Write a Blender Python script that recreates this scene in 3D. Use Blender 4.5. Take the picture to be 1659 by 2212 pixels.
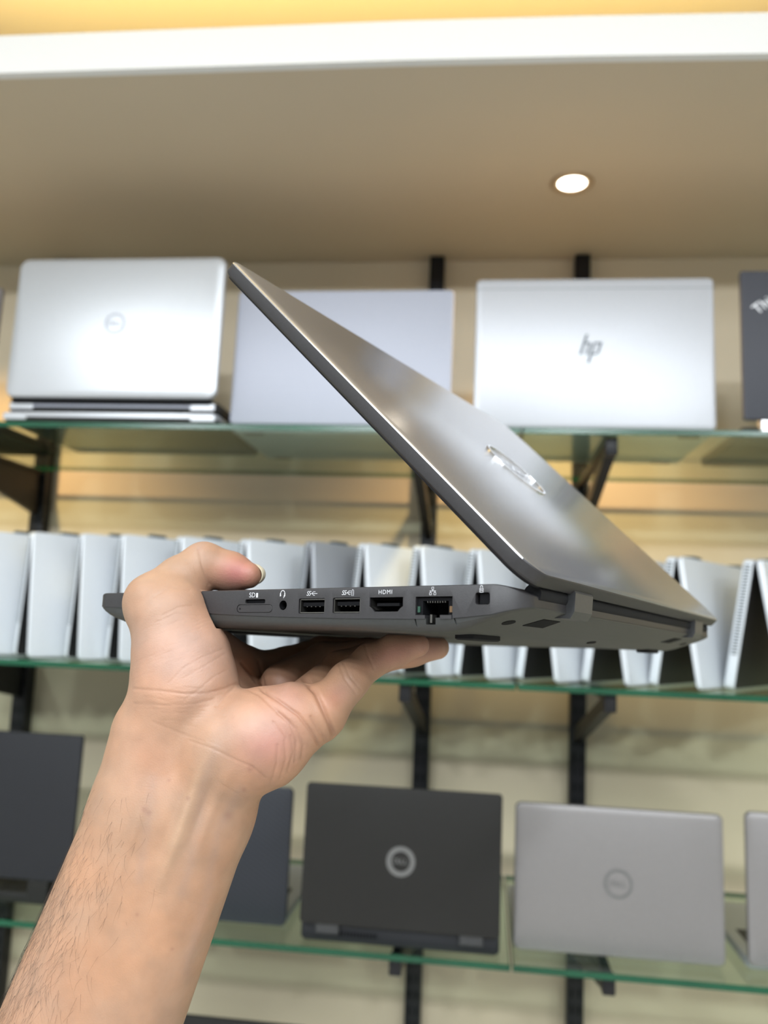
import bpy, bmesh, math, random
import numpy as np
from mathutils import Vector, Matrix

for _o in list(bpy.data.objects):
    bpy.data.objects.remove(_o)
SC = bpy.context.scene
COL = SC.collection
random.seed(4)

# ------------------------------------------------------------------ camera
CAM = np.array([0.0, 0.0, 1.45])
FPX, CX, CY = 1800.0, 829.5, 1106.0
RC = np.array([[0.99250981, 0.11550381, 0.03978889],      # world -> camera (x right, y down, z forward)
               [0.02466829, 0.12950304, -0.99127213],
               [-0.11964849, 0.98482883, 0.12568376]])
cam_data = bpy.data.cameras.new('camera')
cam = bpy.data.objects.new('camera', cam_data)
COL.objects.link(cam)
cam_data.sensor_fit = 'HORIZONTAL'
cam_data.sensor_width = 36.0
cam_data.lens = 36.0 * FPX / 1659.0
cam_data.clip_start = 0.01
cam_data.dof.use_dof = True
cam_data.dof.focus_distance = 0.335
cam_data.dof.aperture_fstop = cam_data.lens / 3.3
_m = Matrix.Identity(4)
for _i in range(3):
    _m[_i][0], _m[_i][1], _m[_i][2], _m[_i][3] = RC[0][_i], -RC[1][_i], -RC[2][_i], CAM[_i]
cam.matrix_world = _m
SC.camera = cam

# ------------------------------------------------------------------ light and exposure
SC.view_settings.view_transform = 'Standard'
SC.view_settings.look = 'None'
SC.view_settings.gamma = 1.0
SC.view_settings.use_curve_mapping = False
SC.view_settings.exposure = -0.17
world = bpy.data.worlds.new('world')
SC.world = world
world.use_nodes = True
world.node_tree.nodes['Background'].inputs[0].default_value = (1.0, 0.95, 0.88, 1)
world.node_tree.nodes['Background'].inputs[1].default_value = 0.12

def area(name, loc, size, power, color, rot=(0, 0, 0), size_y=None):
    d = bpy.data.lights.new(name, 'AREA')
    d.energy = power; d.color = color; d.size = size
    if size_y:
        d.shape = 'RECTANGLE'; d.size_y = size_y
    o = bpy.data.objects.new(name, d); COL.objects.link(o)
    o.location = loc; o.rotation_euler = rot
    return o

COOL = (0.90, 0.955, 1.0)
# the shop's ceiling lamps over the aisle: a row of small bright spots near the shelves and softer lamps further back
for _x in (-1.35, -0.50, 0.35, 1.20):
    area('ceiling_lamp_light', (_x, -1.35, 2.345), 0.12, 17, COOL, (math.radians(30), 0, 0))
area('ceiling_panel_light', (0.0, -0.32, 2.345), 2.6, 34, COOL, size_y=0.6)

SC.cycles.max_bounces = 8
SC.cycles.diffuse_bounces = 4
SC.cycles.glossy_bounces = 3
SC.cycles.transparent_max_bounces = 16
SC.cycles.caustics_reflective = False
SC.cycles.caustics_refractive = False

# ------------------------------------------------------------------ pixel helpers (photo frame 1659 x 2212)
def cam_pt(px, py, depth):
    return np.array([(px - CX) / FPX * depth, (py - CY) / FPX * depth, depth])
def c2w(p):
    return RC.T @ np.asarray(p) + CAM
def ray(px, py):
    return RC.T @ np.array([(px - CX) / FPX, (py - CY) / FPX, 1.0])
def on_y(px, py, Y):
    d = ray(px, py); s = (Y - CAM[1]) / d[1]
    return Vector(CAM + s * d)
def on_z(px, py, Z):
    d = ray(px, py); s = (Z - CAM[2]) / d[2]
    return Vector(CAM + s * d)

# ------------------------------------------------------------------ materials
M = {}
def mat(name, color, rough=0.5, metal=0.0, var=0.05, scale=60.0, bump=0.0, bscale=400.0, spec=0.5, coat=0.0, stretch=None):
    if name in M: return M[name]
    m = bpy.data.materials.new(name); m.use_nodes = True
    nt = m.node_tree; b = nt.nodes['Principled BSDF']
    tc = nt.nodes.new('ShaderNodeTexCoord')
    mp = nt.nodes.new('ShaderNodeMapping')
    nt.links.new(tc.outputs['Object'], mp.inputs[0])
    if stretch: mp.inputs['Scale'].default_value = stretch
    n = nt.nodes.new('ShaderNodeTexNoise'); n.inputs['Scale'].default_value = scale; n.inputs['Detail'].default_value = 3
    nt.links.new(mp.outputs[0], n.inputs['Vector'])
    r = nt.nodes.new('ShaderNodeValToRGB')
    r.color_ramp.elements[0].position = 0.3; r.color_ramp.elements[1].position = 0.7
    r.color_ramp.elements[0].color = tuple(max(0, c * (1 - var)) for c in color) + (1,)
    r.color_ramp.elements[1].color = tuple(min(1, c * (1 + var)) for c in color) + (1,)
    nt.links.new(n.outputs['Fac'], r.inputs[0]); nt.links.new(r.outputs[0], b.inputs['Base Color'])
    b.inputs['Roughness'].default_value = rough; b.inputs['Metallic'].default_value = metal
    b.inputs['Specular IOR Level'].default_value = spec
    if coat: b.inputs['Coat Weight'].default_value = coat
    if bump:
        n2 = nt.nodes.new('ShaderNodeTexNoise'); n2.inputs['Scale'].default_value = bscale; n2.inputs['Detail'].default_value = 2
        nt.links.new(tc.outputs['Object'], n2.inputs['Vector'])
        bp = nt.nodes.new('ShaderNodeBump'); bp.inputs['Strength'].default_value = bump; bp.inputs['Distance'].default_value = 0.0005
        nt.links.new(n2.outputs['Fac'], bp.inputs['Height']); nt.links.new(bp.outputs[0], b.inputs['Normal'])
    M[name] = m
    return m
def emit(name, color, strength):
    m = bpy.data.materials.new(name); m.use_nodes = True
    b = m.node_tree.nodes['Principled BSDF']
    b.inputs['Base Color'].default_value = (0.8, 0.8, 0.8, 1)
    b.inputs['Emission Color'].default_value = color + (1,); b.inputs['Emission Strength'].default_value = strength
    M[name] = m; return m
def glass(name, tint, refl=1.45):
    m = bpy.data.materials.new(name); m.use_nodes = True
    nt = m.node_tree; nt.nodes.remove(nt.nodes['Principled BSDF'])
    out = nt.nodes['Material Output']
    t = nt.nodes.new('ShaderNodeBsdfTransparent'); t.inputs[0].default_value = tint + (1,)
    g = nt.nodes.new('ShaderNodeBsdfGlossy'); g.inputs['Roughness'].default_value = 0.03
    g.inputs['Color'].default_value = (0.85, 0.95, 0.88, 1)
    fr = nt.nodes.new('ShaderNodeFresnel'); fr.inputs[0].default_value = refl
    n = nt.nodes.new('ShaderNodeTexNoise'); n.inputs['Scale'].default_value = 7.0
    bp = nt.nodes.new('ShaderNodeBump'); bp.inputs['Strength'].default_value = 0.02
    nt.links.new(n.outputs['Fac'], bp.inputs['Height']); nt.links.new(bp.outputs[0], g.inputs['Normal'])
    mx = nt.nodes.new('ShaderNodeMixShader')
    ge = nt.nodes.new('ShaderNodeNewGeometry')      # the slab's far face must not mirror from inside
    iv = nt.nodes.new('ShaderNodeMath'); iv.operation = 'SUBTRACT'; iv.inputs[0].default_value = 1.0
    nt.links.new(ge.outputs['Backfacing'], iv.inputs[1])
    ml = nt.nodes.new('ShaderNodeMath'); ml.operation = 'MULTIPLY'
    nt.links.new(fr.outputs[0], ml.inputs[0]); nt.links.new(iv.outputs[0], ml.inputs[1])
    nt.links.new(ml.outputs[0], mx.inputs[0]); nt.links.new(t.outputs[0], mx.inputs[1]); nt.links.new(g.outputs[0], mx.inputs[2])
    nt.links.new(mx.outputs[0], out.inputs[0])
    M[name] = m; return m

mat('wall_paint', (0.62, 0.53, 0.385), 0.55, var=0.03, scale=3, bump=0.03, bscale=120)
mat('ceiling_paint', (0.54, 0.455, 0.34), 0.6, var=0.02, scale=2, bump=0.02, bscale=90)
mat('fascia_paint', (0.75, 0.755, 0.75), 0.5, var=0.01, scale=2)
mat('floor_tile', (0.72, 0.70, 0.66), 0.35, var=0.08, scale=4)
mat('black_steel', (0.009, 0.009, 0.011), 0.45, var=0.15, scale=40, spec=0.3)
glass('shelf_glass', (0.86, 0.93, 0.88))
mat('glass_edge', (0.003, 0.075, 0.034), 0.25, var=0.25, scale=9, spec=0.5)
mat('dark_grey_shell', (0.022, 0.0205, 0.022), 0.45, var=0.10, scale=900, bump=0.10, bscale=2500)
mat('lid_grey', (0.56, 0.56, 0.58), 0.185, 0.85, var=0.06, scale=900, bump=0.05, bscale=2500)
mat('bottom_grey', (0.030, 0.031, 0.030), 0.45, var=0.08, scale=700, bump=0.06, bscale=1800)
mat('port_black', (0.004, 0.004, 0.005), 0.8, var=0.1, spec=0.15)
mat('port_metal', (0.13, 0.125, 0.115), 0.30, 0.9, var=0.1)
mat('rubber', (0.010, 0.010, 0.011), 0.8, var=0.1, spec=0.2)
mat('symbol_white', (0.52, 0.52, 0.54), 0.6, var=0.03)
mat('hinge_grey', (0.050, 0.051, 0.054), 0.38, 0.2, var=0.08, scale=500)
mat('chrome', (0.85, 0.85, 0.87), 0.10, 1.0, var=0.03)
mat('key_black', (0.010, 0.010, 0.011), 0.5, var=0.1)
mat('screen_black', (0.008, 0.008, 0.010), 0.12, var=0.05)
mat('led_green', (0.012, 0.05, 0.03), 0.4); mat('led_amber', (0.12, 0.065, 0.025), 0.4)
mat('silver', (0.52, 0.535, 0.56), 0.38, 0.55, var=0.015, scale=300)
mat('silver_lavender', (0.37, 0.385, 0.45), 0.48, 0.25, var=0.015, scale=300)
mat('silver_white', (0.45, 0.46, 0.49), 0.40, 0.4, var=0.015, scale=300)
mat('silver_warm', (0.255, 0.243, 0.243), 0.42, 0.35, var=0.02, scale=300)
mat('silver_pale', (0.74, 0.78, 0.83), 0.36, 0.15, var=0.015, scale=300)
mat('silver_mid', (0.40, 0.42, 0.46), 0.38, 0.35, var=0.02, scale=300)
mat('charcoal', (0.016, 0.0155, 0.0145), 0.5, var=0.10, scale=500, spec=0.3)
mat('charcoal_blue', (0.018, 0.019, 0.023), 0.5, var=0.10, scale=500, spec=0.3)
mat('thinkpad_grey', (0.036, 0.038, 0.050), 0.55, var=0.06, scale=500)
mat('brown_grey', (0.16, 0.14, 0.13), 0.5, 0.2, var=0.06, scale=500)
mat('logo_grey', (0.20, 0.20, 0.20), 0.35, 0.6, var=0.05)
mat('logo_slate', (0.06, 0.08, 0.09), 0.45, var=0.05)
mat('logo_silver', (0.66, 0.66, 0.67), 0.30, 0.7, var=0.05)

def carbon():
    m = mat('carbon_navy', (0.022, 0.026, 0.036), 0.42)
    nt = m.node_tree; b = nt.nodes['Principled BSDF']
    tc = nt.nodes.new('ShaderNodeTexCoord'); mp = nt.nodes.new('ShaderNodeMapping')
    mp.inputs['Rotation'].default_value = (0, math.radians(-32), 0)
    w = nt.nodes.new('ShaderNodeTexWave'); w.wave_type = 'BANDS'; w.bands_direction = 'Z'
    w.inputs['Scale'].default_value = 55.0; w.inputs['Distortion'].default_value = 0.3
    nt.links.new(tc.outputs['Object'], mp.inputs[0]); nt.links.new(mp.outputs[0], w.inputs['Vector'])
    r = nt.nodes.new('ShaderNodeValToRGB')
    r.color_ramp.elements[0].color = (0.003, 0.004, 0.006, 1); r.color_ramp.elements[1].color = (0.026, 0.031, 0.046, 1)
    nt.links.new(w.outputs['Fac'], r.inputs[0]); nt.links.new(r.outputs[0], b.inputs['Base Color'])
carbon()

# ------------------------------------------------------------------ mesh helpers
def link(name, me, m=None, parent=None, smooth=None):
    o = bpy.data.objects.new(name, me); COL.objects.link(o)
    if m is not None:
        for k in (m if isinstance(m, (list, tuple)) else [m]):
            me.materials.append(M[k] if isinstance(k, str) else k)
    if parent is not None: o.parent = parent
    if smooth is not None:
        me.polygons.foreach_set('use_smooth', [True] * len(me.polygons))
        if smooth < 180:
            me.set_sharp_from_angle(angle=math.radians(smooth))
    return o
def mesh_of(verts, faces, mats=None):
    me = bpy.data.meshes.new('mesh'); me.from_pydata([tuple(v) for v in verts], [], faces)
    if mats is not None: me.polygons.foreach_set('material_index', mats)
    me.update(); return me
def bm_mesh(bm):
    me = bpy.data.meshes.new('mesh'); bmesh.ops.recalc_face_normals(bm, faces=bm.faces); bm.to_mesh(me); bm.free(); return me
def box_bm(x0, x1, y0, y1, z0, z1, bev=0.0, seg=2, bm=None):
    t = bmesh.new(); bmesh.ops.create_cube(t, size=1.0)
    for v in t.verts:
        v.co = Vector(((x0 + x1) / 2 + v.co.x * (x1 - x0), (y0 + y1) / 2 + v.co.y * (y1 - y0), (z0 + z1) / 2 + v.co.z * (z1 - z0)))
    if bev: bmesh.ops.bevel(t, geom=t.edges[:], offset=bev, segments=seg, profile=0.5, affect='EDGES')
    if bm is None: return t
    me = bpy.data.meshes.new('t'); t.to_mesh(me); t.free(); bm.from_mesh(me); bpy.data.meshes.remove(me)
    return bm
def box(name, x0, x1, y0, y1, z0, z1, m, parent=None, bev=0.0, seg=2):
    return link(name, bm_mesh(box_bm(x0, x1, y0, y1, z0, z1, bev, seg)), m, parent, 35 if bev else None)
def rrect(w, h, r, n=8, x0=0.0, y0=0.0):
    """rounded rectangle outline from (x0,y0) to (x0+w,y0+h), counter-clockwise; r = one radius or four (bl, br, tr, tl)"""
    rs = r if isinstance(r, (list, tuple)) else (r,) * 4
    cs = [(x0 + rs[0], y0 + rs[0], 180, rs[0]), (x0 + w - rs[1], y0 + rs[1], 270, rs[1]), (x0 + w - rs[2], y0 + h - rs[2], 0, rs[2]), (x0 + rs[3], y0 + h - rs[3], 90, rs[3])]
    P = []
    for cx, cy, a, q in cs:
        for i in range(n + 1):
            t = math.radians(a + 90.0 * i / n); P.append((cx + q * math.cos(t), cy + q * math.sin(t)))
    return P
def inset(P, d):
    cx = sum(p[0] for p in P) / len(P); cy = sum(p[1] for p in P) / len(P)
    xs = [p[0] for p in P]; ys = [p[1] for p in P]
    w = (max(xs) - min(xs)) / 2; h = (max(ys) - min(ys)) / 2
    mx = (max(xs) + min(xs)) / 2; my = (max(ys) + min(ys)) / 2
    return [(mx + (p[0] - mx) * (w - d) / w, my + (p[1] - my) * (h - d) / h) for p in P]
def prism(P, layers, f=lambda a, b, c: (a, b, c)):
    """loft: outline P inset by d at height h for each (h, d) of layers, capped; f maps (a, b, h) to a point"""
    n = len(P); V = []; F = []
    for h, d in layers:
        Q = inset(P, d) if d else P
        V += [f(a, b, h) for a, b in Q]
    for k in range(len(layers) - 1):
        for i in range(n):
            j = (i + 1) % n
            F.append((k * n + i, k * n + j, (k + 1) * n + j, (k + 1) * n + i))
    F.append(tuple(range(n - 1, -1, -1))); F.append(tuple(range((len(layers) - 1) * n, len(layers) * n)))
    me = mesh_of(V, F); bm = bmesh.new(); bm.from_mesh(me); bmesh.ops.recalc_face_normals(bm, faces=bm.faces); bm.to_mesh(me); bm.free()
    return me
def strip_mesh(P, w, h, f, closed=False):
    """flat raised line of width w and height h along 2-D points P, mapped by f(a, b, c)"""
    V = []; F = []; n = len(P)
    for i in range(n):
        a = P[(i - 1) % n] if (closed or i) else P[i]; b = P[(i + 1) % n] if (closed or i < n - 1) else P[i]
        tx, ty = b[0] - a[0], b[1] - a[1]; l = math.hypot(tx, ty) or 1; nx, ny = -ty / l, tx / l
        for s in (-.5, .5):
            for c in (0, h): V.append(f(P[i][0] + nx * w * s, P[i][1] + ny * w * s, c))
    for i in range(n if closed else n - 1):
        j = (i + 1) % n; a, b = 4 * i, 4 * j
        F += [(a + 1, b + 1, b + 3, a + 3), (a, b, b + 1, a + 1), (a + 2, a + 3, b + 3, b + 2)]
    return V, F
def merge(parts):
    V = []; F = []
    for v, f in parts:
        o = len(V); V += v; F += [tuple(i + o for i in q) for q in f]
    return V, F
def text_mesh(s, size, f, h=0.0, shear=0.0, space=1.0):
    cu = bpy.data.curves.new('t', 'FONT'); cu.body = s; cu.size = size; cu.align_x = 'CENTER'; cu.align_y = 'CENTER'
    cu.shear = shear; cu.space_character = space; cu.resolution_u = 3
    o = bpy.data.objects.new('t', cu); COL.objects.link(o)
    dg = bpy.context.evaluated_depsgraph_get()
    me = bpy.data.meshes.new_from_object(o.evaluated_get(dg))
    V = [f(v.co.x, v.co.y, h) for v in me.vertices]; F = [tuple(p.vertices) for p in me.polygons]
    bpy.data.objects.remove(o); bpy.data.meshes.remove(me)
    return V, F
def solid(name, VF, m, parent):
    return link(name, mesh_of(*VF), m, parent)
def cut(o, cutters):
    """carve real recesses: boolean difference with the joined cutter bmesh"""
    me = bm_mesh(cutters); c = bpy.data.objects.new('cutter', me); COL.objects.link(c); c.parent = o.parent
    md = o.modifiers.new('cut', 'BOOLEAN'); md.operation = 'DIFFERENCE'; md.solver = 'EXACT'; md.object = c
    dg = bpy.context.evaluated_depsgraph_get(); dg.update()
    new = bpy.data.meshes.new_from_object(o.evaluated_get(dg), depsgraph=dg)
    o.modifiers.clear(); old = o.data; o.data = new
    bpy.data.objects.remove(c); bpy.data.meshes.remove(old)
def empty(name, loc, rz=0.0, label=None, cat=None, group=None):
    o = bpy.data.objects.new(name, None); COL.objects.link(o); o.empty_display_size = 0.02
    o.location = loc; o.rotation_euler = (0, 0, rz)
    if label: tag(o, label, cat, group)
    return o
def tag(o, label, cat, group=None):
    o['label'] = label; o['category'] = cat
    if group: o['group'] = group
    return o
def structure(o):
    o['kind'] = 'structure'; return o

# ================================================================== the room
WALL_Y = 1.50
SOF = on_y(829, 566, WALL_Y).z            # underside of the dropped soffit
MAIN = SOF + 0.26                          # main ceiling
X0, X1, Y0 = -2.3, 2.3, -2.4
structure(box('floor', X0, X1, Y0, WALL_Y, -0.05, 0.0, 'floor_tile'))
structure(box('wall_back', X0, X1, WALL_Y, WALL_Y + 0.08, 0.0, MAIN, 'wall_paint'))
structure(box('wall_left', X0 - 0.08, X0, Y0, WALL_Y, 0.0, MAIN, 'fascia_paint'))
structure(box('wall_right', X1, X1 + 0.08, Y0, WALL_Y, 0.0, MAIN, 'fascia_paint'))
structure(box('wall_front', X0, X1, Y0 - 0.08, Y0, 0.0, MAIN, 'fascia_paint'))
structure(box('ceiling', X0, X1, Y0, WALL_Y, MAIN, MAIN + 0.05, 'fascia_paint'))

# soffit with its gently curved front edge; the fascia is the pale band standing on that edge
edge_px = [(-400, 166), (0, 158), (250, 150), (500, 142), (860, 130), (1250, 121), (1659, 115), (2060, 111)]
edge = [on_z(x, y, SOF) for x, y in edge_px]
fr = [(e.x, e.y) for e in edge]
fr = [(X0, fr[0][1] + 0.02)] + fr + [(X1, fr[-1][1] - 0.02)]
def sof_mesh(fr, y_back, z0, z1):
    n = len(fr); V = []; F = []
    for x, y in fr: V += [(x, y, z0), (x, y, z1), (x, y_back, z0), (x, y_back, z1)]
    for i in range(n - 1):
        a, b = 4 * i, 4 * i + 4
        F += [(a, b, b + 1, a + 1), (a + 2, a + 3, b + 3, b + 2), (a, a + 2, b + 2, b), (a + 1, b + 1, b + 3, a + 3)]
    F += [(0, 1, 3, 2), (4 * n - 4, 4 * n - 2, 4 * n - 1, 4 * n - 3)]
    return mesh_of(V, F)
structure(link('ceiling_soffit', sof_mesh([(x, y + 0.0125) for x, y in fr], WALL_Y, SOF, SOF + 0.025), 'ceiling_paint'))
FASC = 0.052
structure(link('trim_1', sof_mesh(fr, 0, SOF, SOF + FASC), 'fascia_paint'))
_t = bpy.data.objects['trim_1'].data
for i, (x, y) in enumerate(fr):
    _t.vertices[4 * i + 2].co.y = y + 0.012; _t.vertices[4 * i + 3].co.y = y + 0.012
_t.update()
# warm LED strip lying in the cove behind the fascia: this is what lights the cove ceiling yellow
cove = empty('cove_light', (0, 0, SOF + 0.03), 0, 'warm yellow light strip hidden in the cove above the soffit', 'light strip')
for i in range(1, len(fr) - 2):
    (xa, ya), (xb, yb) = fr[i], fr[i + 1]
    L = math.hypot(xb - xa, yb - ya); a = math.atan2(yb - ya, xb - xa)
    l = area('cove_strip_light', ((xa + xb) / 2, (ya + yb) / 2 + 0.07, 0.004), L, 3.3 * L, (1.0, 0.66, 0.17), (math.pi, 0, a), 0.012)
    l.parent = cove
VF = []
P = [(x, y + 0.07) for x, y in fr[1:-1]]
VF.append(strip_mesh(P, 0.012, 0.003, lambda a, b, c: (a, b, c - 0.004)))
solid('strip', merge(VF), 'symbol_white', cove)

# ------------------------------------------------------------------ recessed downlights
def downlight(x, y, label, power=30.0):
    r = empty('downlight', (x, y, SOF), 0, label, 'downlight', 'warm downlights in the soffit')
    n = 40; V = []; F = []
    for rad, z in ((0.0335, -0.0005), (0.0315, -0.0035), (0.0245, -0.003), (0.0215, 0.003), (0.0215, 0.010)):
        V += [(rad * math.cos(2 * math.pi * i / n), rad * math.sin(2 * math.pi * i / n), z) for i in range(n)]
    for k in range(4):
        F += [(k * n + i, k * n + (i + 1) % n, (k + 1) * n + (i + 1) % n, (k + 1) * n + i) for i in range(n)]
    link('trim_ring', mesh_of(V, F), 'ring_beige', r, 180)
    me = mesh_of([(0.0215 * math.cos(2 * math.pi * i / n), 0.0215 * math.sin(2 * math.pi * i / n), -0.0012) for i in range(n)], [tuple(range(n))])
    link('lamp_disc', me, 'lamp_glow', r)
    d = bpy.data.lights.new('downlight_light', 'SPOT'); d.energy = power; d.color = (1.0, 0.66, 0.32)
    d.spot_size = math.radians(112); d.spot_blend = 0.7; d.shadow_soft_size = 0.02
    o = bpy.data.objects.new('downlight_light', d); COL.objects.link(o); o.parent = r; o.location = (0, 0, -0.012)
    return r
mat('ring_beige', (0.42, 0.31, 0.20), 0.35, 0.4, var=0.03)
emit('lamp_glow', (1.0, 0.90, 0.74), 9.0)
dl = on_z(1236, 395, SOF)
downlight(dl.x, dl.y, 'round warm downlight glowing in the beige soffit')
downlight(dl.x - 1.05, dl.y, 'warm downlight beyond the left picture edge')
downlight(dl.x + 1.05, dl.y, 'warm downlight beyond the right picture edge')

# ------------------------------------------------------------------ posts, brackets, glass shelves
FRONT = 1.10
SH = [CAM[2] + 0.2583, CAM[2] - 0.0775, CAM[2] - 0.4175, CAM[2] - 0.79]     # top faces of the shelves
GT = 0.008
PX = [-0.8393, -0.0983, 0.1662, 0.95]
where = ['left', 'middle', 'right', 'far right']
for i, x in enumerate(PX):
    r = empty('slotted_post', (x, 0, 0), 0, ['black slotted steel post at the left behind the shelves', 'black slotted steel post in the middle behind the raised laptop',
              'black slotted steel post right of the middle post', 'black slotted steel post beyond the right picture edge'][i], 'post', 'shelf posts')
    box('rail', -0.0135, 0.0135, 1.472, WALL_Y, 0.02, SOF - 0.002, 'black_steel', r, 0.0015)
    V = []; F = []
    z = 0.30
    sl = bmesh.new()
    while z < SOF - 0.05:
        for s in (-0.0055, 0.0055): box_bm(s - 0.0017, s + 0.0017, 1.4712, 1.4722, z, z + 0.013, bm=sl)
        z += 0.025
    link('slots', bm_mesh(sl), 'port_black', r)['kind'] = 'stuff'
lvl = ['top', 'middle', 'lower', 'lowest']
for k, zt in enumerate(SH):
    zb = zt - GT
    for i, x in enumerate(PX):
        r = empty('shelf_bracket', (x, 0, zb), 0, 'black steel bracket on the %s post under the %s glass shelf' % (where[i], lvl[k]), 'bracket', 'shelf brackets')
        solidp = (i == 0)
        if solidp:
            me = prism([(1.125, -0.016), (1.472, -0.085), (1.472, -0.001), (1.125, -0.001)], [(-0.004, 0), (0.004, 0)], lambda a, b, c: (c, a, b))
            link('plate', me, 'black_steel', r)
            box('flange', -0.010, 0.010, 1.125, 1.472, -0.006, -0.0005, 'black_steel', r, 0.001)
        else:
            box('arm', -0.006, 0.006, 1.125, 1.472, -0.011, -0.0005, 'black_steel', r, 0.001)
            me = prism([(1.122, -0.020), (1.150, -0.008), (1.472, -0.086), (1.472, -0.110)], [(-0.007, 0), (0.007, 0)], lambda a, b, c: (c, a, b))
            link('strut', me, 'black_steel', r)
        box('lip', -0.008, 0.008, 1.115, 1.130, -0.024, 0.0, 'black_steel', r, 0.002)
    for j, (xa, xb) in enumerate(((-1.75, 0.0455), (0.0485, 1.75))):
        V = []; F = []
        me = bm_mesh(box_bm(xa, xb, FRONT, 1.470, zb, zt, 0.0008, 1))
        o = link('glass_shelf', me, ['shelf_glass', 'glass_edge'])
        for p in me.polygons:
            p.material_index = 0 if abs(p.normal.z) > 0.95 else 1
        tag(o, '%s green-edged glass shelf, pane %s of the joint' % (lvl[k], ('left', 'right')[j]), 'shelf', 'glass shelves')

# ================================================================== the raised laptop
LR = np.array([[0.8486908, 0.52814125, 0.0281202], [-0.06702501, 0.16014037, -0.98481608], [-0.52462518, 0.83391959, 0.17130833]])
LT = None
def lap_root():
    global LT
    o_local = np.array([0.33430477, -0.26678966, -0.02624503])       # camera position in laptop coordinates
    LT = -LR @ o_local
    A = RC.T @ LR; t = RC.T @ LT + CAM
    m = Matrix.Identity(4)
    for i in range(3):
        for j in range(3): m[i][j] = A[i][j]
        m[i][3] = t[i]
    r = bpy.data.objects.new('open_laptop', None); COL.objects.link(r); r.empty_display_size = 0.05
    r.matrix_world = m
    tag(r, 'dark grey laptop held up half open on the palm of the hand', 'laptop')
    return r
LAP = lap_root()
LW = 0.3228; XF, XR = 0.0045, 0.2228
def lerp(tab, x):
    return float(np.interp(x, [a for a, b in tab], [b for a, b in tab]))
SEAM = [(0.0045, -0.0063), (0.030, -0.0072), (0.060, -0.0088), (0.0865, -0.0103), (0.115, -0.0113), (0.149, -0.0120), (0.181, -0.0122), (0.197, -0.0120), (0.2115, -0.0106), (0.2190, -0.0086), (0.2228, -0.0075)]
BOT = [(0.0045, -0.0068), (0.008, -0.0080), (0.0134, -0.0108), (0.020, -0.0131), (0.026, -0.0141), (0.0312, -0.0147), (0.050, -0.0155), (0.087, -0.0160), (0.149, -0.0162), (0.182, -0.0170), (0.192, -0.0172), (0.198, -0.0163), (0.2228, -0.0080)]
TOP = [(0.0045, -0.0004), (0.010, 0.0), (0.213, 0.0), (0.2165, -0.0006), (0.2195, -0.0018), (0.2228, -0.0036)]
def near_y(x):
    r0, r1 = 0.008, 0.013
    if x < XF + r0: return r0 - math.sqrt(max(0, r0 * r0 - (r0 - (x - XF)) ** 2))
    if x > XR - r1: return r1 - math.sqrt(max(0, r1 * r1 - (r1 - (XR - x)) ** 2))
    return 0.0
def stations():
    xs = [XF + 0.008 * (1 - math.cos(math.pi / 2 * i / 10)) for i in range(11)]
    xs += list(np.linspace(XF + 0.012, XR - 0.016, 34))
    xs += [XR - 0.013 * (1 - math.sin(math.pi / 2 * i / 14)) for i in range(15)]
    return xs
def loft_x(loopf):
    V = []; F = []; xs = stations(); n = len(loopf(xs[0]))
    for x in xs: V += [(x, y, z) for y, z in loopf(x)]
    for k in range(len(xs) - 1):
        for i in range(n):
            j = (i + 1) % n; F.append((k * n + i, k * n + j, (k + 1) * n + j, (k + 1) * n + i))
    F.append(tuple(range(n))); F.append(tuple(range((len(xs) - 1) * n, len(xs) * n))[::-1])
    me = mesh_of(V, F); bm = bmesh.new(); bm.from_mesh(me); bmesh.ops.recalc_face_normals(bm, faces=bm.faces); bm.to_mesh(me); bm.free()
    return me
def upper_loop(x):
    y = near_y(x); t = lerp(TOP, x); s = lerp(SEAM, x)
    L = [(y + 0.0010, t), (y + 0.0003, t - 0.0003), (y, t - 0.0009), (y, s)]
    return L + [(LW - a, b) for a, b in L[::-1]]
def lower_loop(x):
    y = near_y(x) + 0.0004; s = lerp(SEAM, x) + 0.0003; b = min(lerp(BOT, x), s - 0.0004)
    d = s - b
    L = [(y, s), (y + 0.0002, s - 0.45 * d), (y + 0.0010, s - 0.72 * d), (y + 0.0024, s - 0.93 * d), (y + 0.0040, b)]
    return L + [(LW - a, c) for a, c in L[::-1]]
shell = link('base_shell', loft_x(upper_loop), 'dark_grey_shell', LAP)
cover = link('bottom_cover', loft_x(lower_loop), 'bottom_grey', LAP)

# recesses for the ports, cut into the near side (side plane y = 0; a = x, b = z)
SD = lambda a, b, c: (a, -c, b)
def poly_cut(bm, P, depth):
    me = prism(P, [(-0.002, 0), (depth, 0)], lambda a, b, c: (a, c, b)); bm.from_mesh(me); bpy.data.meshes.remove(me)
mm = 0.001
cb = bmesh.new()
sd = rrect(0.0108, 0.0017, 0.0006, 3, 0.0990, -0.0058); poly_cut(cb, sd, 0.008)
tray = rrect(0.0193, 0.0035, 0.00174, 6, 0.0945, -0.0097); poly_cut(cb, tray, 0.0005)
jack = [(0.1193 + 0.00195 * math.cos(2 * math.pi * i / 24), -0.0067 + 0.00195 * math.sin(2 * math.pi * i / 24)) for i in range(24)]; poly_cut(cb, jack, 0.010)
usb1 = rrect(0.0129, 0.0060, 0.0005, 3, 0.1273, -0.0101); poly_cut(cb, usb1, 0.012)
usb2 = rrect(0.0129, 0.0060, 0.0005, 3, 0.1440, -0.0100); poly_cut(cb, usb2, 0.012)
hx, hz = 0.1612, -0.0095
hdmi = [(hx, hz + 0.0054), (hx, hz + 0.0020), (hx + 0.0010, hz + 0.0013), (hx + 0.0022, hz), (hx + 0.0125, hz), (hx + 0.0137, hz + 0.0013), (hx + 0.0147, hz + 0.0020), (hx + 0.0147, hz + 0.0054)][::-1]
poly_cut(cb, hdmi, 0.010)
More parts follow.
